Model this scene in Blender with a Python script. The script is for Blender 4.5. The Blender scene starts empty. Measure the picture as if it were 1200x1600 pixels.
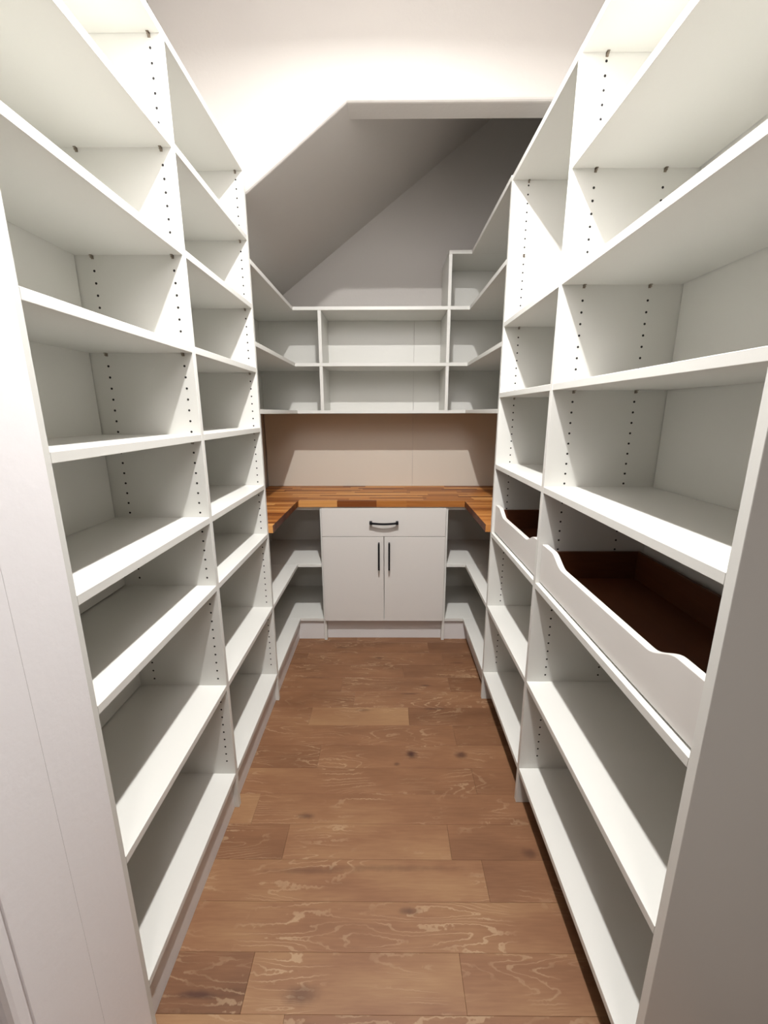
import bpy, bmesh, math, random
from mathutils import Matrix, Vector
random.seed(7)
C = bpy.context.scene.collection

# ------------------------------------------------------------------ camera
F_PX, PITCH, ROLL, YAW, EYE = 649.4037, 0.234, 0.002, -0.0063, 1.5
def make_camera():
    fwd = Vector((math.sin(YAW)*math.cos(PITCH), math.cos(YAW)*math.cos(PITCH), -math.sin(PITCH)))
    r = fwd.cross(Vector((0, 0, 1))).normalized()
    d = fwd.cross(r)
    c, s = math.cos(ROLL), math.sin(ROLL)
    r2, d2 = c*r + s*d, -s*r + c*d
    cam = bpy.data.cameras.new('camera')
    cam.sensor_fit = 'HORIZONTAL'; cam.sensor_width = 36.0
    cam.lens = F_PX/1200*36.0
    cam.clip_start = 0.02
    o = bpy.data.objects.new('camera', cam)
    M = Matrix((r2, -d2, -fwd)).transposed().to_4x4()
    M.translation = Vector((0, 0, EYE))
    o.matrix_world = M
    C.objects.link(o)
    bpy.context.scene.camera = o
make_camera()

# ------------------------------------------------------------------ world, lights, exposure
sc = bpy.context.scene
w = bpy.data.worlds.new('world'); sc.world = w; w.use_nodes = True
w.node_tree.nodes['Background'].inputs[0].default_value = (0.5, 0.52, 0.56, 1)
w.node_tree.nodes['Background'].inputs[1].default_value = 0.02
sc.view_settings.view_transform = 'Standard'
sc.view_settings.look = 'None'
sc.view_settings.gamma = 1.0
sc.view_settings.use_curve_mapping = False
sc.view_settings.exposure = 0.06
sc.cycles.max_bounces = 12; sc.cycles.diffuse_bounces = 8; sc.cycles.glossy_bounces = 4
sc.cycles.use_denoising = True
sc.cycles.sample_clamp_indirect = 6.0

LAMP = Vector((-0.005, 0.96, 3.02))
def area_lamp(name, loc, size, power, color, spread=180):
    l = bpy.data.lights.new(name, 'AREA'); l.shape = 'DISK'; l.size = size
    l.energy = power; l.color = color; l.spread = math.radians(spread)
    o = bpy.data.objects.new(name, l); o.location = loc; C.objects.link(o)
    return o
area_lamp('pantry_lamp', LAMP, 0.055, 64.0, (1.0, 0.985, 0.968), 166)
area_lamp('hall_fill', (0.1, -1.2, 2.40), 0.5, 19.5, (1.0, 0.94, 0.91))  # added soft fill from the unseen hall, not a known lamp

# ------------------------------------------------------------------ materials
def new_mat(name):
    m = bpy.data.materials.new(name); m.use_nodes = True
    nt = m.node_tree; b = nt.nodes['Principled BSDF']
    return m, nt, b
def nd(nt, kind, **kw):
    n = nt.nodes.new(kind)
    for k, v in kw.items(): setattr(n, k, v)
    return n
def plain(name, col, rough, bump=0.0, bscale=200.0, spec=0.5, metal=0.0, mottle=0.0):
    m, nt, b = new_mat(name)
    b.inputs['Base Color'].default_value = (*col, 1)
    b.inputs['Roughness'].default_value = rough
    b.inputs['Specular IOR Level'].default_value = spec
    b.inputs['Metallic'].default_value = metal
    geo = nd(nt, 'ShaderNodeNewGeometry')
    if mottle:
        n = nd(nt, 'ShaderNodeTexNoise'); n.inputs['Scale'].default_value = 3.0
        n.inputs['Detail'].default_value = 4.0
        nt.links.new(geo.outputs['Position'], n.inputs['Vector'])
        mx = nd(nt, 'ShaderNodeMix', data_type='RGBA')
        mx.inputs[6].default_value = (*[c*(1-mottle) for c in col], 1)
        mx.inputs[7].default_value = (*[min(1, c*(1+mottle)) for c in col], 1)
        nt.links.new(n.outputs['Fac'], mx.inputs[0])
        nt.links.new(mx.outputs[2], b.inputs['Base Color'])
    if bump:
        n2 = nd(nt, 'ShaderNodeTexNoise'); n2.inputs['Scale'].default_value = bscale
        n2.inputs['Detail'].default_value = 3.0
        nt.links.new(geo.outputs['Position'], n2.inputs['Vector'])
        bp = nd(nt, 'ShaderNodeBump'); bp.inputs['Strength'].default_value = bump
        bp.inputs['Distance'].default_value = 0.002
        nt.links.new(n2.outputs['Fac'], bp.inputs['Height'])
        nt.links.new(bp.outputs['Normal'], b.inputs['Normal'])
    return m
MELA = plain('white_melamine', (0.660, 0.655, 0.620), 0.38, bump=0.04, bscale=500, mottle=0.01)
EDGE = plain('white_edge_band', (0.66, 0.64, 0.63), 0.4)
DOORM = plain('cabinet_front_white', (0.64, 0.615, 0.585), 0.42, bump=0.03, bscale=500)
WALL = plain('wall_paint', (0.50, 0.476, 0.45), 0.65, bump=0.25, bscale=70, mottle=0.01)
JAMB = plain('jamb_paint', (0.82, 0.80, 0.81), 0.5, bump=0.18, bscale=60)
SPLASH = plain('backsplash_board', (0.62, 0.565, 0.485), 0.55, bump=0.05, bscale=300)
BLACK = plain('matte_black_metal', (0.008, 0.008, 0.010), 0.5, spec=0.25)
NICKEL = plain('nickel_pin', (0.33, 0.28, 0.23), 0.3, metal=0.9)
HOLE = plain('drilled_hole', (0.015, 0.013, 0.012), 0.9)
SHADEKICK = plain('toe_recess_shade', (0.035, 0.014, 0.009), 0.6)  # shade of the right toe recess, painted as a dark board colour
GROOVE = plain('underlay_and_gap_shade', (0.05, 0.022, 0.012), 0.9)  # subfloor, and the dark colour painting shade into back-panel gaps

def drawer_wood():
    m, nt, b = new_mat('dark_cherry_board')
    geo = nd(nt, 'ShaderNodeNewGeometry')
    mp = nd(nt, 'ShaderNodeMapping'); mp.inputs['Scale'].default_value = (6, 1.2, 30)
    n = nd(nt, 'ShaderNodeTexNoise'); n.inputs['Scale'].default_value = 3; n.inputs['Detail'].default_value = 5
    cr = nd(nt, 'ShaderNodeValToRGB')
    cr.color_ramp.elements[0].color = (0.070, 0.019, 0.006, 1); cr.color_ramp.elements[1].color = (0.125, 0.037, 0.011, 1)
    nt.links.new(geo.outputs['Position'], mp.inputs['Vector']); nt.links.new(mp.outputs[0], n.inputs['Vector'])
    nt.links.new(n.outputs['Fac'], cr.inputs[0]); nt.links.new(cr.outputs[0], b.inputs['Base Color'])
    b.inputs['Roughness'].default_value = 0.5
    return m
CHERRY = drawer_wood()

def butcher(endgrain=False):
    m, nt, b = new_mat('butcher_block_wood')
    geo = nd(nt, 'ShaderNodeNewGeometry'); oi = nd(nt, 'ShaderNodeObjectInfo')
    sep = nd(nt, 'ShaderNodeVectorMath', operation='SCALE')
    add = nd(nt, 'ShaderNodeVectorMath', operation='ADD')
    cmb = nd(nt, 'ShaderNodeCombineXYZ')
    mul = nd(nt, 'ShaderNodeMath', operation='MULTIPLY'); mul.inputs[1].default_value = 40
    nt.links.new(oi.outputs['Random'], mul.inputs[0])
    for i in range(3): nt.links.new(mul.outputs[0], cmb.inputs[i])
    nt.links.new(geo.outputs['Position'], add.inputs[0]); nt.links.new(cmb.outputs[0], add.inputs[1])
    mp = nd(nt, 'ShaderNodeMapping'); mp.inputs['Scale'].default_value = (2.5, 60, 60)
    n = nd(nt, 'ShaderNodeTexNoise'); n.inputs['Scale'].default_value = 1.6; n.inputs['Detail'].default_value = 6
    nt.links.new(add.outputs[0], mp.inputs['Vector']); nt.links.new(mp.outputs[0], n.inputs['Vector'])
    cr = nd(nt, 'ShaderNodeValToRGB')
    e = cr.color_ramp.elements
    e[0].position = 0.0; e[0].color = (0.16, 0.045, 0.010, 1)
    e[1].position = 1.0; e[1].color = (0.62, 0.31, 0.10, 1)
    k = cr.color_ramp.elements.new(0.5); k.color = (0.37, 0.14, 0.033, 1)
    # stave tone: random plus grain
    a = nd(nt, 'ShaderNodeMath', operation='MULTIPLY_ADD'); a.inputs[1].default_value = 0.95; a.inputs[2].default_value = -0.25
    g = nd(nt, 'ShaderNodeMath', operation='MULTIPLY_ADD'); g.inputs[1].default_value = 0.55
    nt.links.new(oi.outputs['Random'], a.inputs[0])
    nt.links.new(n.outputs['Fac'], g.inputs[0]); nt.links.new(a.outputs[0], g.inputs[2])
    nt.links.new(g.outputs[0], cr.inputs[0])
    # end grain (faces looking along x) is darker
    sx = nd(nt, 'ShaderNodeSeparateXYZ'); nt.links.new(geo.outputs['True Normal'], sx.inputs[0])
    ab = nd(nt, 'ShaderNodeMath', operation='ABSOLUTE'); nt.links.new(sx.outputs[0], ab.inputs[0])
    gt = nd(nt, 'ShaderNodeMath', operation='GREATER_THAN'); gt.inputs[1].default_value = 0.8
    nt.links.new(ab.outputs[0], gt.inputs[0])
    mx = nd(nt, 'ShaderNodeMix', data_type='RGBA', blend_type='MULTIPLY')
    mx.inputs[7].default_value = (0.24, 0.13, 0.11, 1)
    nt.links.new(gt.outputs[0], mx.inputs[0]); nt.links.new(cr.outputs[0], mx.inputs[6])
    nt.links.new(mx.outputs[2], b.inputs['Base Color'])
    b.inputs['Roughness'].default_value = 0.45
    b.inputs['Specular IOR Level'].default_value = 0.25
    return m
BUTCHER = butcher()

def floor_wood():
    m, nt, b = new_mat('oak_plank_wood')
    L = nt.links.new
    geo = nd(nt, 'ShaderNodeNewGeometry')
    oi = nd(nt, 'ShaderNodeObjectInfo')
    at = nd(nt, 'ShaderNodeAttribute', attribute_type='OBJECT', attribute_name='tone')
    off = nd(nt, 'ShaderNodeCombineXYZ')
    mul = nd(nt, 'ShaderNodeMath', operation='MULTIPLY'); mul.inputs[1].default_value = 31.0
    L(oi.outputs['Random'], mul.inputs[0]); L(mul.outputs[0], off.inputs[0]); L(mul.outputs[0], off.inputs[2])
    add = nd(nt, 'ShaderNodeVectorMath', operation='ADD')
    L(geo.outputs['Position'], add.inputs[0]); L(off.outputs[0], add.inputs[1])
    # cathedral field
    mp = nd(nt, 'ShaderNodeMapping'); mp.inputs['Scale'].default_value = (0.85, 6.5, 1)
    n = nd(nt, 'ShaderNodeTexNoise'); n.inputs['Scale'].default_value = 1.5; n.inputs['Detail'].default_value = 2.0
    n.inputs['Roughness'].default_value = 0.45; n.inputs['Distortion'].default_value = 0.4
    L(add.outputs[0], mp.inputs['Vector']); L(mp.outputs[0], n.inputs['Vector'])
    k = nd(nt, 'ShaderNodeMath', operation='MULTIPLY'); k.inputs[1].default_value = 125.0
    L(n.outputs['Fac'], k.inputs[0])
    # wobble so the lines are broken
    nw = nd(nt, 'ShaderNodeTexNoise'); nw.inputs['Scale'].default_value = 55; nw.inputs['Detail'].default_value = 3
    L(add.outputs[0], nw.inputs['Vector'])
    kw = nd(nt, 'ShaderNodeMath', operation='MULTIPLY_ADD'); kw.inputs[1].default_value = 4.5
    L(nw.outputs['Fac'], kw.inputs[0]); L(k.outputs[0], kw.inputs[2])
    s = nd(nt, 'ShaderNodeMath', operation='SINE'); L(kw.outputs[0], s.inputs[0])
    th = nd(nt, 'ShaderNodeMapRange'); th.inputs['From Min'].default_value = 0.68; th.inputs['From Max'].default_value = 1.0
    th.interpolation_type = 'SMOOTHSTEP'
    L(s.outputs[0], th.inputs['Value'])
    # patchy mask for the pale (limed) grain
    np_ = nd(nt, 'ShaderNodeTexNoise'); np_.inputs['Scale'].default_value = 5.0; np_.inputs['Detail'].default_value = 3
    L(add.outputs[0], np_.inputs['Vector'])
    pm = nd(nt, 'ShaderNodeMapRange'); pm.inputs['From Min'].default_value = 0.44; pm.inputs['From Max'].default_value = 0.66
    L(np_.outputs['Fac'], pm.inputs['Value'])
    lime = nd(nt, 'ShaderNodeMath', operation='MULTIPLY'); L(th.outputs[0], lime.inputs[0]); L(pm.outputs[0], lime.inputs[1])
    lime2 = nd(nt, 'ShaderNodeMath', operation='MULTIPLY'); lime2.inputs[1].default_value = 0.42; L(lime.outputs[0], lime2.inputs[0])
    # fine pores along x
    mp2 = nd(nt, 'ShaderNodeMapping'); mp2.inputs['Scale'].default_value = (9, 130, 1)
    nf = nd(nt, 'ShaderNodeTexNoise'); nf.inputs['Scale'].default_value = 1.5; nf.inputs['Detail'].default_value = 5
    L(add.outputs[0], mp2.inputs['Vector']); L(mp2.outputs[0], nf.inputs['Vector'])
    # broad clouds
    mp3 = nd(nt, 'ShaderNodeMapping'); mp3.inputs['Scale'].default_value = (2.2, 7, 1)
    nb = nd(nt, 'ShaderNodeTexNoise'); nb.inputs['Scale'].default_value = 1.3; nb.inputs['Detail'].default_value = 4
    L(add.outputs[0], mp3.inputs['Vector']); L(mp3.outputs[0], nb.inputs['Vector'])
    t1 = nd(nt, 'ShaderNodeMath', operation='MULTIPLY_ADD'); t1.inputs[1].default_value = 0.6; L(nb.outputs['Fac'], t1.inputs[0])
    L(at.outputs['Fac'], t1.inputs[2])
    t2 = nd(nt, 'ShaderNodeMath', operation='MULTIPLY_ADD'); t2.inputs[1].default_value = 0.22; L(nf.outputs['Fac'], t2.inputs[0])
    L(t1.outputs[0], t2.inputs[2])
    cr = nd(nt, 'ShaderNodeValToRGB'); e = cr.color_ramp.elements
    e[0].position = 0.25; e[0].color = (0.105, 0.045, 0.020, 1)
    e[1].position = 1.15 if False else 1.0; e[1].color = (0.34, 0.198, 0.096, 1)
    kk = e.new(0.62); kk.color = (0.215, 0.102, 0.050, 1)
    L(t2.outputs[0], cr.inputs[0])
    mx = nd(nt, 'ShaderNodeMix', data_type='RGBA'); mx.inputs[7].default_value = (0.50, 0.36, 0.22, 1)
    L(lime2.outputs[0], mx.inputs[0]); L(cr.outputs[0], mx.inputs[6])
    # knots and mineral streaks at the places the boards have them: (x, y, radius x, radius y, strength)
    last = mx.outputs[2]
    nk = nd(nt, 'ShaderNodeTexNoise'); nk.inputs['Scale'].default_value = 30; nk.inputs['Detail'].default_value = 2
    L(geo.outputs['Position'], nk.inputs['Vector'])
    for (kx, ky, rx, ry, st) in [(0.112, 1.575, .030, .026, .95), (0.334, 1.569, .030, .022, .8), (0.045, 1.52, .016, .010, .6),
                                 (-0.228, 0.773, .055, .024, .55), (-0.499, 0.772, .075, .010, .8), (-0.309, 1.276, .040, .014, .6),
                                 (0.07, 0.965, .035, .012, .6), (-0.05, 2.33, .030, .012, .6), (-0.29, 2.45, .06, .014, .5),
                                 (0.22, 2.06, .045, .010, .6), (0.13, 1.99, .06, .006, .6), (-0.26, 1.08, .16, .012, .4), (0.0, 1.09, .3, .012, .3),
                                 (-0.12, 1.86, .05, .012, .4), (0.25, 1.87, .07, .01, .5), (0.43, 2.28, .05, .012, .4), (-0.42, 2.13, .10, .007, .45), (0.50, 1.14, .03, .02, .6)]:
        vs = nd(nt, 'ShaderNodeVectorMath', operation='SUBTRACT'); vs.inputs[1].default_value = (kx, ky, 0)
        L(geo.outputs['Position'], vs.inputs[0])
        vm = nd(nt, 'ShaderNodeVectorMath', operation='MULTIPLY'); vm.inputs[1].default_value = (1/rx, 1/ry, 0)
        L(vs.outputs[0], vm.inputs[0])
        ln = nd(nt, 'ShaderNodeVectorMath', operation='LENGTH'); L(vm.outputs[0], ln.inputs[0])
        jt = nd(nt, 'ShaderNodeMath', operation='MULTIPLY_ADD'); jt.inputs[1].default_value = 0.9
        L(nk.outputs['Fac'], jt.inputs[0]); L(ln.outputs['Value'], jt.inputs[2])
        mr = nd(nt, 'ShaderNodeMapRange', interpolation_type='SMOOTHSTEP')
        mr.inputs['From Min'].default_value = 0.55; mr.inputs['From Max'].default_value = 1.7
        mr.inputs['To Min'].default_value = st; mr.inputs['To Max'].default_value = 0.0
        L(jt.outputs[0], mr.inputs['Value'])
        km = nd(nt, 'ShaderNodeMix', data_type='RGBA'); km.inputs[7].default_value = (0.05, 0.018, 0.012, 1)
        L(mr.outputs[0], km.inputs[0]); L(last, km.inputs[6]); last = km.outputs[2]
    L(last, b.inputs['Base Color'])
    b.inputs['Roughness'].default_value = 0.5
    b.inputs['Specular IOR Level'].default_value = 0.35
    bp = nd(nt, 'ShaderNodeBump'); bp.inputs['Strength'].default_value = 0.25; bp.inputs['Distance'].default_value = 0.001
    L(t2.outputs[0], bp.inputs['Height']); L(bp.outputs['Normal'], b.inputs['Normal'])
    return m
OAK = floor_wood()

# ------------------------------------------------------------------ helpers
def thing(name, label, cat, loc=(0, 0, 0), group=None):
    o = bpy.data.objects.new(name, None); C.objects.link(o)
    o.location = loc; o.empty_display_size = 0.1
    o['label'] = label; o['category'] = cat
    if group: o['group'] = group
    return o
def wpos(o):
    p = Vector((0, 0, 0))
    while o is not None:
        p += o.location; o = o.parent
    return p
def link(name, me, loc, parent=None):
    o = bpy.data.objects.new(name, me); C.objects.link(o)
    if parent is not None:
        o.parent = parent; o.location = Vector(loc) - wpos(parent)
    else:
        o.location = loc
    return o
_cache = {}
def box_mesh(sx, sy, sz, mat, bev=0.0008, seg=1, smooth=False):
    key = (round(sx, 5), round(sy, 5), round(sz, 5), mat.name, bev, seg)
    if key in _cache: return _cache[key]
    bm = bmesh.new(); bmesh.ops.create_cube(bm, size=1.0)
    bmesh.ops.scale(bm, vec=(sx, sy, sz), verts=bm.verts)
    if bev: bmesh.ops.bevel(bm, geom=bm.edges[:], offset=min(bev, min(sx, sy, sz)*.3), segments=seg, affect='EDGES', profile=0.5)
    me = bpy.data.meshes.new('board'); bm.to_mesh(me); bm.free(); me.materials.append(mat)
    _cache[key] = me
    return me
def box(name, a, b, mat, parent=None, bev=0.0008, seg=1, kind=None, label=None):
    """box between two world corners"""
    a, b2 = Vector([min(p, q) for p, q in zip(a, b)]), Vector([max(p, q) for p, q in zip(a, b)])
    s = b2 - a; c = (a + b2)/2
    o = link(name, box_mesh(s.x, s.y, s.z, mat, bev, seg), c, parent)
    if kind: o['kind'] = kind
    if label: o['label'] = label
    return o
def prism(name, pts, axis, lo, hi, mat, parent=None, bev=0.0, seg=3, bev_edges=None, kind=None):
    """polygon pts in the plane normal to axis, extruded lo..hi"""
    bm = bmesh.new()
    def P(p, t):
        return {'x': (t, p[0], p[1]), 'y': (p[0], t, p[1]), 'z': (p[0], p[1], t)}[axis]
    c = Vector(P((sum(p[0] for p in pts)/len(pts), sum(p[1] for p in pts)/len(pts)), (lo+hi)/2))
    v0 = [bm.verts.new(Vector(P(p, lo))-c) for p in pts]; v1 = [bm.verts.new(Vector(P(p, hi))-c) for p in pts]
    n = len(pts)
    bm.faces.new(v0); bm.faces.new(v1[::-1])
    for i in range(n): bm.faces.new((v0[i], v1[i], v1[(i+1) % n], v0[(i+1) % n]))
    bmesh.ops.recalc_face_normals(bm, faces=bm.faces)
    if bev:
        ed = bm.edges[:]
        if bev_edges is not None:
            bm.edges.ensure_lookup_table()
            ed = []
            for (i, which) in bev_edges:
                vv = (v0 if which == 'lo' else v1)
                e = bm.edges.get((vv[i], vv[(i+1) % n]))
                if e: ed.append(e)
        bmesh.ops.bevel(bm, geom=ed, offset=bev, segments=seg, affect='EDGES', profile=0.5)
    bmesh.ops.triangulate(bm, faces=[f for f in bm.faces if len(f.verts) > 4])
    me = bpy.data.meshes.new(name); bm.to_mesh(me); bm.free(); me.materials.append(mat)
    o = link(name, me, c, parent)
    if kind: o['kind'] = kind
    return o

# ------------------------------------------------------------------ the room
XL, XR = -0.577, 0.511          # front planes of the two shelving walls
WV = 1.30
WL, WR = -0.895, 0.875          # side walls
YB = 3.09                       # face of the back boards
ZC = 3.035
SLOPE = 0.735
def slope_z(x): return 2.385 + SLOPE*(x + 0.569)

box('wall_left', (WL-.1, 0.43, 0), (WL, 3.2, 3.75), WALL, bev=0, kind='structure')
box('wall_right', (WR, -2.6, 0), (WR+.1, 2.062, 4.1), WALL, bev=0, kind='structure')
box('wall_right_lower', (WR, 2.062, 0), (WR+.1, 3.2, 2.46), WALL, bev=0, kind='structure')
box('wall_right_upper', (WV, 2.062, 2.36), (WV+.1, 3.2, 4.1), WALL, bev=0, kind='structure')
box('wall_back', (WL, YB+.008, 0), (WV, YB+.11, 4.1), WALL, bev=0, kind='structure')
box('ceiling', (WL, 0.575, ZC), (WR, 1.958, ZC+.1), WALL, bev=0, kind='structure')
# stair soffit: a sloping ceiling behind the partition
zl, zr = slope_z(WL), slope_z(WV)
prism('ceiling_slope', [(WL, zl), (WV, zr), (WV, zr+.1), (WL, zl+.1)], 'y', 2.062, YB+.008, WALL, kind='structure')
# partition with the cut away corner and header
xk = -0.569 + (2.690-2.385)/SLOPE
o = prism('wall_partition', [(WL, slope_z(WL)), (xk, 2.690), (WV, 2.690), (WV, 4.1), (WL, 4.1)], 'y', 1.958, 2.062, WALL,
          bev=0.016, seg=4, bev_edges=[(0, 'lo'), (1, 'lo')], kind='structure')
for p in o.data.polygons: p.use_smooth = False
# doorway: return wall, jamb board and rounded corner on the left, header above
box('wall_front', (WL, 0.432, 0), (-0.5735, 0.6925, 2.12), JAMB, bev=0.012, seg=3, kind='structure')
box('wall_header', (WL, 0.432, 2.12), (WR, 0.575, ZC), JAMB, bev=0, kind='structure')
box('wall_front_upper', (WL, 0.575, 2.12), (-0.5735, 0.6925, ZC), JAMB, bev=0, kind='structure')
box('trim_1', (-0.5745, 0.461, 0), (-0.5707, 0.575, 2.12), JAMB, bev=0.0024, seg=4, kind='structure')
box('trim_2', (-0.5745, 0.5745, 0), (-0.5704, 0.6922, 2.12), JAMB, bev=0.0022, seg=3, kind='structure')
# the hall the picture is taken from
box('wall_hall_left', (-1.5, -2.6, 0), (-1.4, 0.53, 2.7), WALL, bev=0, kind='structure')
box('wall_hall_return', (-1.4, 0.44, 0), (WL-.1, 0.53, 2.7), WALL, bev=0, kind='structure')
box('wall_hall_front', (-1.5, -2.7, 0), (WR+.1, -2.6, 2.7), WALL, bev=0, kind='structure')
box('ceiling_hall', (-1.5, -2.7, 2.45), (WR, 0.432, 2.55), WALL, bev=0, kind='structure')

# floor: subfloor plus every plank as a piece of its own
fl = box('floor', (-1.5, -2.7, -0.06), (WR, YB, -0.012), GROOVE, bev=0, kind='structure')
ROW = 0.12695
XF0, XF1 = -0.84, 0.80
joints = {  # row index -> joint x positions (row 0 starts at y = .7365)
    -1: [-0.262, 0.55], 0: [-0.377, 0.206], 1: [-0.78, 0.62], 2: [0.326], 3: [-0.363, 0.225], 4: [-0.51, 0.58],
    5: [0.366], 6: [-0.304, 0.60], 7: [0.325], 8: [-0.387, 0.112], 9: [-0.174, 0.64],
    10: [-0.253, 0.354], 11: [0.10], 12: [-0.5, 0.35], 13: [0.272], 14: [-0.2, 0.4], -2: [0.1], -3: [-0.3, 0.4], -4: [0.2], -5: [-0.1, 0.6], -6: [0.3], -7: [-.4, .3], -8: [0.0]}
tones = {-1: [.36, .18, .24], 0: [.06, .31, .27], 1: [.3, .28, .2], 2: [.25, .16], 3: [.10, .27, .14], 4: [.32, .22, .2],
    5: [.20, .08], 6: [.10, .20, .1], 7: [.19, .08], 8: [.17, .36, .08], 9: [.15, .18, .1], 10: [.16, .17, .06],
    11: [.17, .1], 12: [.1, .15, .05], 13: [.12, .02], 14: [.1, .12, .1]}
for r in range(-8, 15):
    y0 = 0.7365 + r*ROW; y1 = y0 + ROW
    xs = [XF0] + [j for j in joints.get(r, [0.1]) if XF0 < j < XF1] + [XF1]
    for i in range(len(xs)-1):
        g = 0.0002
        dz = random.uniform(-0.0004, 0)
        p = box('plank', (xs[i]+g, y0+g, -0.012), (xs[i+1]-g, min(y1, YB)-g, dz), OAK, fl, bev=0.0005)
        t = tones.get(r, [.2]*4)
        p['tone'] = float(t[i] if i < len(t) else .2)

# ------------------------------------------------------------------ parts used by the shelving
T = 0.0205
def pin_mesh():
    bm = bmesh.new()
    # peg going into the panel (+y), flat tongue under the shelf, upright plate on the panel
    r = bmesh.ops.create_cone(bm, cap_ends=True, segments=10, radius1=.0028, radius2=.0028, depth=.012)
    bmesh.ops.rotate(bm, verts=r['verts'], cent=(0, 0, 0), matrix=Matrix.Rotation(math.pi/2, 3, 'X'))
    bmesh.ops.translate(bm, verts=r['verts'], vec=(0, -.002, -.006))
    for (s, c) in [((.007, .009, .002), (0, -.0045, -.0011)), ((.007, .002, .009), (0, -.0010, -.0050)), ((.002, .007, .005), (0, -.0040, -.0040))]:
        q = bmesh.ops.create_cube(bm, size=1.0)
        bmesh.ops.scale(bm, vec=s, verts=q['verts']); bmesh.ops.translate(bm, vec=c, verts=q['verts'])
    me = bpy.data.meshes.new('pin'); bm.to_mesh(me); bm.free(); me.materials.append(NICKEL)
    return me
PIN = pin_mesh()
def pin(x, yface, zunder, parent):
    return link('shelf_pin', PIN, (x, yface-.0002, zunder), parent)
def holes(xs, yface, z0, z1, parent, skip=(), pitch=.032):
    """line-bored holes: one joined part per panel, each a short dark cup"""
    bm = bmesh.new(); n = 8; R = .0035
    c = Vector((sum(xs)/len(xs), yface, (z0+z1)/2))
    for x in xs:
        k0 = math.ceil((z0-.572)/pitch); k = k0
        while 0.572 + pitch*k < z1:
            z = 0.572 + pitch*k; k += 1
            if any(abs(z-s) < .020 for s in skip): continue
            ctr = Vector((x, yface, z)) - c
            rim = [bm.verts.new(ctr + Vector((R*math.cos(2*math.pi*i/n), -.0003, R*math.sin(2*math.pi*i/n)))) for i in range(n)]
            rin = [bm.verts.new(ctr + Vector((R*math.cos(2*math.pi*i/n), .0001, R*math.sin(2*math.pi*i/n)))) for i in range(n)]
            bm.faces.new(rim)
            for i in range(n): bm.faces.new((rim[i], rin[i], rin[(i+1) % n], rim[(i+1) % n]))
    bmesh.ops.recalc_face_normals(bm, faces=bm.faces)
    me = bpy.data.meshes.new('holes'); bm.to_mesh(me); bm.free(); me.materials.append(HOLE)
    o = link('pin_holes', me, c, parent); o['kind'] = 'stuff'; o['label'] = 'columns of small dark drilled holes'
    return o
def shelf(name, a, b, parent):
    return box(name, a, b, MELA, parent, bev=0.0009)

# ------------------------------------------------------------------ left shelving wall (two bays)
S = [2.464, 2.216, 1.9566, 1.6955, 1.4362, 1.1698, 0.9317, 0.5456, 0.1608]
BL = -0.885                       # face of the back boards
P0, P1, P2 = (0.6935, 0.7135), (1.311, 1.331), (1.932, 1.952)
left = thing('shelving_unit', 'tall white two-bay shelving unit of open shelves only, covering the left wall', 'shelving unit', (-0.73, 1.32, 0))
for p in (P0, P1, P2):
    box('side_panel', (BL-.006, p[0], 0), (XL, p[1], S[0] - (0 if p is P1 else 0)), MELA, left)
hx = [-0.606, -0.835]
for (y0, y1) in ((P0[1], P1[0]), (P1[1], P2[0])):
    hx = [-0.606, -0.835 if y0 < 1 else -0.862]
    box('gap_shade_board', (BL-.0095, y0+.001, .05), (BL-.0066, y1-.001, S[0]-.03), GROOVE, left, bev=0)  # added dark sheet: paints the shade in the gaps round the back panels
    for za, zb_ in ((0.10, S[7]-T-.001), (S[7]+.004, S[6]-T-.001), (S[6]+.004, S[0]-.004)):
        box('back_panel', (BL-.006, y0+.003, za), (BL, y1-.003, zb_), MELA, left, bev=0)
    box('toe_kick', (XL-.035, y0+.0004, 0), (XL-.017, y1-.0004, S[8]-T-.0005), EDGE, left)
    for i, z in enumerate(S):
        shelf('shelf', (BL-.006 if i in (6, 7) else BL+.001, y0+.0004, z-T), (XL-.0003, y1-.0004, z), left)
        if i < 8:
            for x in hx: pin(x, y1, z-T, left)
    holes(hx, y1, S[8]+.03, S[0]-.03, left, skip=[z-T/2-.005 for z in S], pitch=.0323)

# ------------------------------------------------------------------ right shelving wall (two bays, two scooped drawers)
TT = [2.4345, 2.1743, 1.8829, 1.5869, 1.265, 0.9311, 0.5455, 0.1632]
BR = 0.864
Q0, Q1, Q2 = (0.5705, 0.5905), (1.337, 1.357), (1.950, 1.970)
right = thing('shelving_unit', 'tall white two-bay shelving unit with scooped pull-out drawers, covering the right wall', 'shelving unit', (0.69, 1.32, 0))
for p in (Q0, Q1, Q2):
    box('side_panel', (XR, p[0], 0), (BR+.006, p[1], TT[0]), MELA, right)
hxr = [0.577, 0.768]
def scoop_pts(y0, y1, zb, zt, dip, shoulder, ramp):
    pts = [(y0, zb), (y0, zt)]
    n = 10
    for i in range(n+1):
        t = i/n; s = t*t*(3-2*t)
        pts.append((y0+shoulder+ramp*t, zt-dip*s))
    for i in range(n+1):
        t = i/n; s = t*t*(3-2*t)
        pts.append((y1-shoulder-ramp*(1-t), zt-dip*(1-s)))
    pts += [(y1, zt), (y1, zb)]
    return pts
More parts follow.
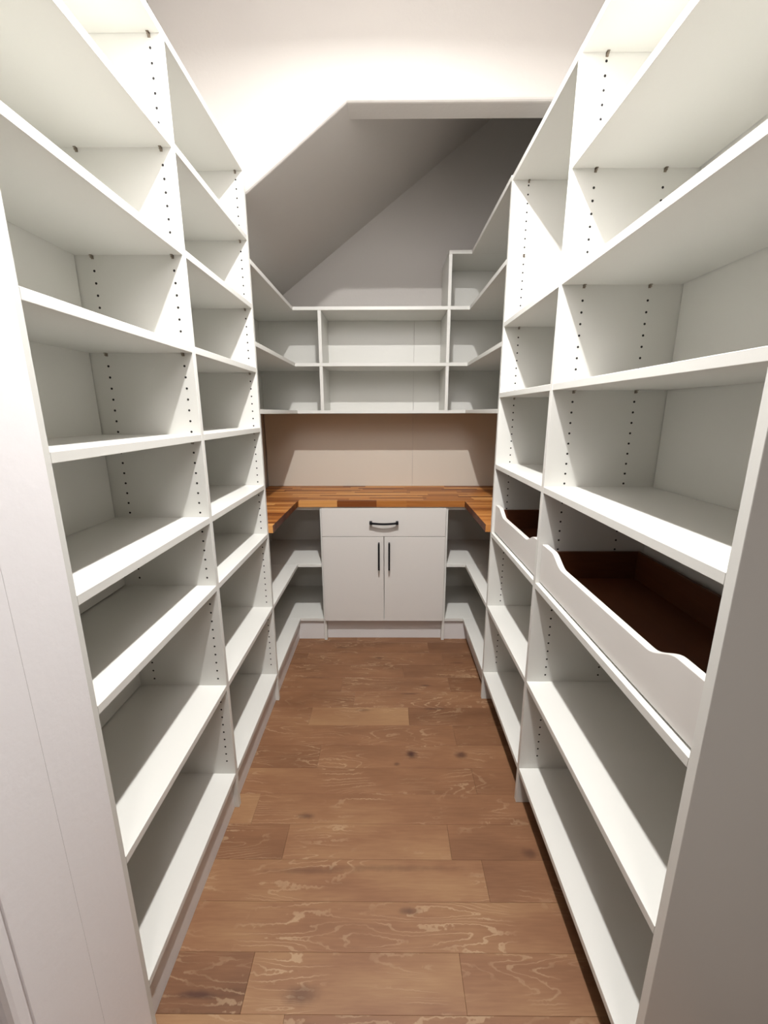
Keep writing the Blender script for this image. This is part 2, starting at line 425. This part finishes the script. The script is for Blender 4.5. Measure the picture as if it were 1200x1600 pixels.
for bay, (y0, y1) in enumerate(((Q0[1], Q1[0]), (Q1[1], Q2[0]))):
    box('gap_shade_board', (BR+.0064, y0+.001, .05), (BR+.0095, y1-.001, TT[0]-.03), GROOVE, right, bev=0)  # added dark sheet, gap shade put into its colour
    box('back_panel', (BR, y0+.003, 0.10), (BR+.006, y1-.003, TT[0]-.004), MELA, right, bev=0)
    box('toe_kick', (XR+.085, y0+.0004, 0), (XR+.10, y1-.0004, TT[7]-T-.0005), SHADEKICK, right, label='recessed toe kick with shade painted dark')  # recess shade is in the board's dark colour
    for i, z in enumerate(TT):
        if i == 1 and bay == 1: continue
        shelf('shelf', (XR+.0003, y0+.0004, z-T), (BR-.004, y1-.0004, z), right)
        if i < 7:
            for x in hxr: pin(x, y1, z-T, right)
    holes(hxr, y1, TT[7]+.03, TT[0]-.03, right, skip=[z-T/2-.005 for j, z in enumerate(TT) if not (j == 1 and bay == 1)])
    # pull-out drawer on shelf TT[5]
    zb = TT[5] + .0065
    xf = XR + .012
    d = prism('drawer', scoop_pts(y0+.003, y1-.003, zb, 1.070, .032, .075 if bay == 0 else .055, .085), 'x', xf, xf+.018, DOORM, right, bev=.0015, seg=2)
    d['label'] = 'pull-out drawer with scooped white front and dark brown box'
    ys0, ys1 = y0+.013, y1-.013
    st = 1.050
    box('drawer_side', (xf+.0182, ys0, zb+.004), (BR-.02, ys0+.012, st-.0), CHERRY, d)
    box('drawer_side', (xf+.0182, ys1-.012, zb+.004), (BR-.02, ys1, st), CHERRY, d)
    box('drawer_back', (BR-.032, ys0+.0122, zb+.004), (BR-.02, ys1-.0122, st), CHERRY, d)
    box('drawer_bottom', (xf+.0184, ys0+.0122, zb+.012), (BR-.0322, ys1-.0122, zb+.02), CHERRY, d)
pin(0.576, Q2[0], 2.145, right)   # a pin left in the tall far bay

# ------------------------------------------------------------------ upper corner shelving round the alcove
YU = 2.77
U = [1.517, 1.808, 2.136, 2.443]
upper = thing('corner_shelving', 'white U-shaped upper corner shelving above the wooden worktop', 'shelves', (-0.02, 2.9, 1.49))
DL, DR = (-0.425, -0.404), (0.375, 0.395)
seam = 0.192
for xa, xb in ((BL, seam-.0008), (seam+.0008, BR)):
    box('back_panel', (xa, YB-.006, U[0]+.0005), (xb, YB, U[2]-T-.0005), MELA, upper, bev=0.0004)
for z in U[:3]:
    shelf('shelf', (DL[1]+.0004 if False else BL+.001, YU, z-T), (BR-.001, YB-.0065, z), upper)
shelf('shelf', (DR[0]+.0004, YU, U[3]-T), (BR-.001, YB-.0005, U[3]), upper)
box('divider', (DL[0], YU+.001, U[0]+.0004), (DL[1], YB-.0068, U[1]-T-.0004), MELA, upper)
box('divider', (DL[0], YU+.001, U[1]+.0004), (DL[1], YB-.0068, U[2]-T-.0004), MELA, upper)
box('divider', (DR[0], YU+.001, U[0]+.0004), (DR[1], YB-.0068, U[1]-T-.0004), MELA, upper)
box('divider', (DR[0], YU+.001, U[1]+.0004), (DR[1], YB-.0068, U[2]-T-.0004), MELA, upper)
box('divider', (DR[0], YU+.001, U[2]+.0004), (DR[1], YB-.0005, U[3]-T-.0004), MELA, upper)
for z in U[:3]:
    shelf('return_shelf', (BL+.001, P2[1]+.0006, z-T), (XL, YU-.0006, z), upper)
for z in U:
    shelf('return_shelf', (XR, Q2[1]+.0006, z-T), (BR-.001, YU-.0006, z), upper)
box('back_panel', (BL-.006, P2[1]+.001, U[0]-T), (BL, YB-.007, U[2]-T-.001), MELA, upper, bev=0)
box('back_panel', (BR, Q2[1]+.001, U[0]-T), (BR+.006, YB-.007, U[3]-T-.001), MELA, upper, bev=0)
box('back_panel', (DR[1]+.0005, YB-.006, U[2]+.0005), (BR-.0005, YB, U[3]-T-.0005), MELA, upper, bev=0.0004)

# ------------------------------------------------------------------ splashback boards behind the worktop
ZW = 0.966
splash = thing('backsplash', 'beige two-board backsplash between worktop and upper corner shelves', 'backsplash', (0, YB, ZW))
box('board', (BL, YB-.006, ZW+.0006), (seam-.0008, YB, U[0]-T-.001), SPLASH, splash, bev=0.0004)
box('board', (seam+.0008, YB-.006, ZW+.0006), (BR, YB, U[0]-T-.001), SPLASH, splash, bev=0.0004)

# ------------------------------------------------------------------ lower corner shelves
YC = 2.545
def lower(side):
    sgn = -1 if side == 'left' else 1
    xf = XL if side == 'left' else XR
    xb = BL if side == 'left' else BR
    cab = -0.4215 if side == 'left' else 0.3885
    yp = P2[1] if side == 'left' else Q2[1]
    t = thing('corner_shelving', f'white lower corner shelves {side} of the cabinet, under the worktop', 'shelves', ((xf+xb)/2, 2.5, 0))
    inn = .017 if side == 'left' else .033
    for z in (0.5456, 0.1608):
        shelf('return_shelf', (xf, yp+.0006, z-T), (xb-sgn*.001, YC-.0006, z), t)
        shelf('shelf', (cab+sgn*.0006, YC, z-T), (xb-sgn*.001, YB-.0068, z), t)
    kb = .0 if side == 'left' else .0
    box('toe_kick', (xf+sgn*inn, yp+.001, kb), (xf+sgn*(inn+.018), YC+.015, 0.1608-T-.001), EDGE, t)
    box('toe_kick', (cab+sgn*.001, YC+.0155, 0), (xf+sgn*(inn+.018), YC+.034, 0.1608-T-.001), EDGE, t)
    box('support_rail', (cab+sgn*.001, YC+.012, 0.905), (xf, YC+.03, 0.9275), MELA, t)
    box('back_panel', (xb, yp+.001, 0.05), (xb+sgn*.006, YB-.0068, 0.927), MELA, t, bev=0)
    box('back_panel', (cab+sgn*.001, YB-.006, 0.05), (xb-sgn*.001, YB, 0.927), MELA, t, bev=0)
    return t
lower('left'); lower('right')

# ------------------------------------------------------------------ base cabinet
cabn = thing('base_cabinet', 'white base cabinet with one drawer, two doors and black handles', 'cabinet', (-0.017, 2.8, 0))
CX0, CX1 = -0.421, 0.388
box('side_panel', (CX0, YC, 0), (CX0+.019, YB-.0068, 0.9275), MELA, cabn)
box('side_panel', (CX1-.019, YC, 0), (CX1, YB-.0068, 0.9275), MELA, cabn)
box('cabinet_floor', (CX0+.0194, YC+.001, .142), (CX1-.0194, YB-.008, .16), MELA, cabn)
box('top_rail', (CX0+.0194, YC+.001, .905), (CX1-.0194, YC+.08, .9275), MELA, cabn)
box('toe_kick', (CX0+.0194, YC+.030, 0), (CX1-.0194, YC+.046, .141), EDGE, cabn)
YD0, YD1 = 2.526, 2.544
dx0, dx1, xm = -0.4085, 0.3725, -0.0165
drw = box('drawer', (dx0, YD0, .7390), (dx1, YD1, .9205), DOORM, cabn, bev=.001)
dl = box('door', (dx0, YD0, .1515), (xm-.0018, YD1, .7355), DOORM, cabn, bev=.001)
dr = box('door', (xm+.0018, YD0, .1515), (dx1, YD1, .7355), DOORM, cabn, bev=.001)
def tube_bar(name, pts, sx, parent, foot=None):
    """square-section bar handle swept through pts (list of (x,y,z)); sx half width"""
    bm = bmesh.new(); rings = []
    c = Vector([sum(p[i] for p in pts)/len(pts) for i in range(3)])
    P = [Vector(p) for p in pts]
    for i, p in enumerate(P):
        t = (P[min(i+1, len(P)-1)] - P[max(i-1, 0)]).normalized()
        ref = Vector((0, 0, 1)) if abs(t.z) < .7 and abs(P[0].x-P[-1].x) > .05 else Vector((1, 0, 0))
        u = t.cross(ref).normalized(); v = t.cross(u).normalized()
        rings.append([bm.verts.new(p - c + u*a*sx + v*b*sx) for a, b in ((-1, -1), (1, -1), (1, 1), (-1, 1))])
    for a, b in zip(rings, rings[1:]):
        for i in range(4): bm.faces.new((a[i], a[(i+1) % 4], b[(i+1) % 4], b[i]))
    bm.faces.new(rings[0]); bm.faces.new(rings[-1][::-1])
    if foot:
        for (fx, fy, fz, w, d, h) in foot:
            q = bmesh.ops.create_cube(bm, size=1.0)
            bmesh.ops.scale(bm, vec=(w, d, h), verts=q['verts'])
            bmesh.ops.translate(bm, vec=Vector((fx, fy, fz)) - c, verts=q['verts'])
    bmesh.ops.recalc_face_normals(bm, faces=bm.faces)
    bmesh.ops.bevel(bm, geom=[e for e in bm.edges if e.calc_length() > .02], offset=.001, segments=2, affect='EDGES')
    me = bpy.data.meshes.new(name); bm.to_mesh(me); bm.free(); me.materials.append(BLACK)
    return link(name, me, c, parent)
# drawer pull: bowed bar on two feet
hz = 0.8315; hx0, hx1 = -0.103, 0.070
pts = [(hx0 + (hx1-hx0)*i/16, YD0 - .026 - .010*math.sin(math.pi*i/16), hz - .003*math.sin(math.pi*i/16)) for i in range(17)]
tube_bar('handle', pts, .0056, drw, foot=[(hx0+.004, YD0-.016, hz, .016, .032, .017), (hx1-.004, YD0-.016, hz, .016, .032, .017)])['label'] = 'black bowed handle'
for x, par in ((-0.0490, dl), (0.0165, dr)):
    tube_bar('handle', [(x, YD0-.030, .700), (x, YD0-.030, .6), (x, YD0-.030, .522)], .0058, par,
             foot=[(x, YD0-.0150, .694, .010, .030, .010), (x, YD0-.0150, .528, .010, .030, .010)])['label'] = 'black vertical bar handle'

# ------------------------------------------------------------------ worktop: U-shaped butcher block, every stave its own piece
top = thing('worktop', 'U-shaped butcher block worktop of warm brown wooden staves', 'worktop', (0, 2.8, ZW-.038))
ZB = 0.928
CLX, CRX, CY = -0.556, 0.487, 2.533
rw = 0.0385
def stave_row(x0, x1, y0, y1, lmin, lmax, seed):
    rnd = random.Random(seed); x = x0; first = True
    while x < x1 - 1e-4:
        L = rnd.uniform(lmin, lmax)*(rnd.uniform(.3, 1) if first else 1); first = False
        xe = x + L
        if x1 - xe < .09: xe = x1
        box('stave', (x+.0001, y0+.0001, ZB), (xe-.0001, y1-.0001, ZW), BUTCHER, top, bev=.0004)
        x = xe
n = 14; d = (YB-.0065-CY)/n
for i in range(n): stave_row(BL+.001, BR-.001, CY+i*d, CY+(i+1)*d, *((.10, .30) if i == 0 else (.16, .50)), 100+i)
for (x0, x1, ya) in ((BL+.001, CLX, P2[1]+.003), (CRX, BR-.001, Q2[1]+.003)):
    n = 15; d = (CY-ya)/n
    for i in range(n): stave_row(x0, x1, ya+i*d, ya+(i+1)*d, .3, .7, 300+i+int(x0*10))

# ------------------------------------------------------------------ ceiling light over the near bays (the lamp that lights the pantry)
def lathe(name, prof, mat, loc, parent):
    bm = bmesh.new(); n = 40; rings = []
    for r, z in prof:
        rings.append([bm.verts.new((r*math.cos(2*math.pi*i/n), r*math.sin(2*math.pi*i/n), z)) for i in range(n)])
    for a, b in zip(rings, rings[1:]):
        for i in range(n): bm.faces.new((a[i], a[(i+1) % n], b[(i+1) % n], b[i]))
    bmesh.ops.recalc_face_normals(bm, faces=bm.faces)
    me = bpy.data.meshes.new(name); bm.to_mesh(me); bm.free(); me.materials.append(mat)
    return link(name, me, loc, parent)
lt = thing('ceiling_light', 'round white recessed ceiling light in the pantry ceiling', 'ceiling light', (LAMP.x, LAMP.y, ZC))
lathe('trim_ring', [(.066, 0), (.066, -.010), (.070, -.013), (.085, -.008), (.088, 0)], EDGE, (LAMP.x, LAMP.y, ZC), lt)
mm, nt, b = new_mat('lamp_lens')
b.inputs['Base Color'].default_value = (.9, .9, .9, 1)
b.inputs['Emission Color'].default_value = (1, .97, .93, 1); b.inputs['Emission Strength'].default_value = 8
lathe('lens', [(.0001, -.004), (.066, -.004), (.066, -.001), (.0001, -.001)], mm, (LAMP.x, LAMP.y, ZC), lt)
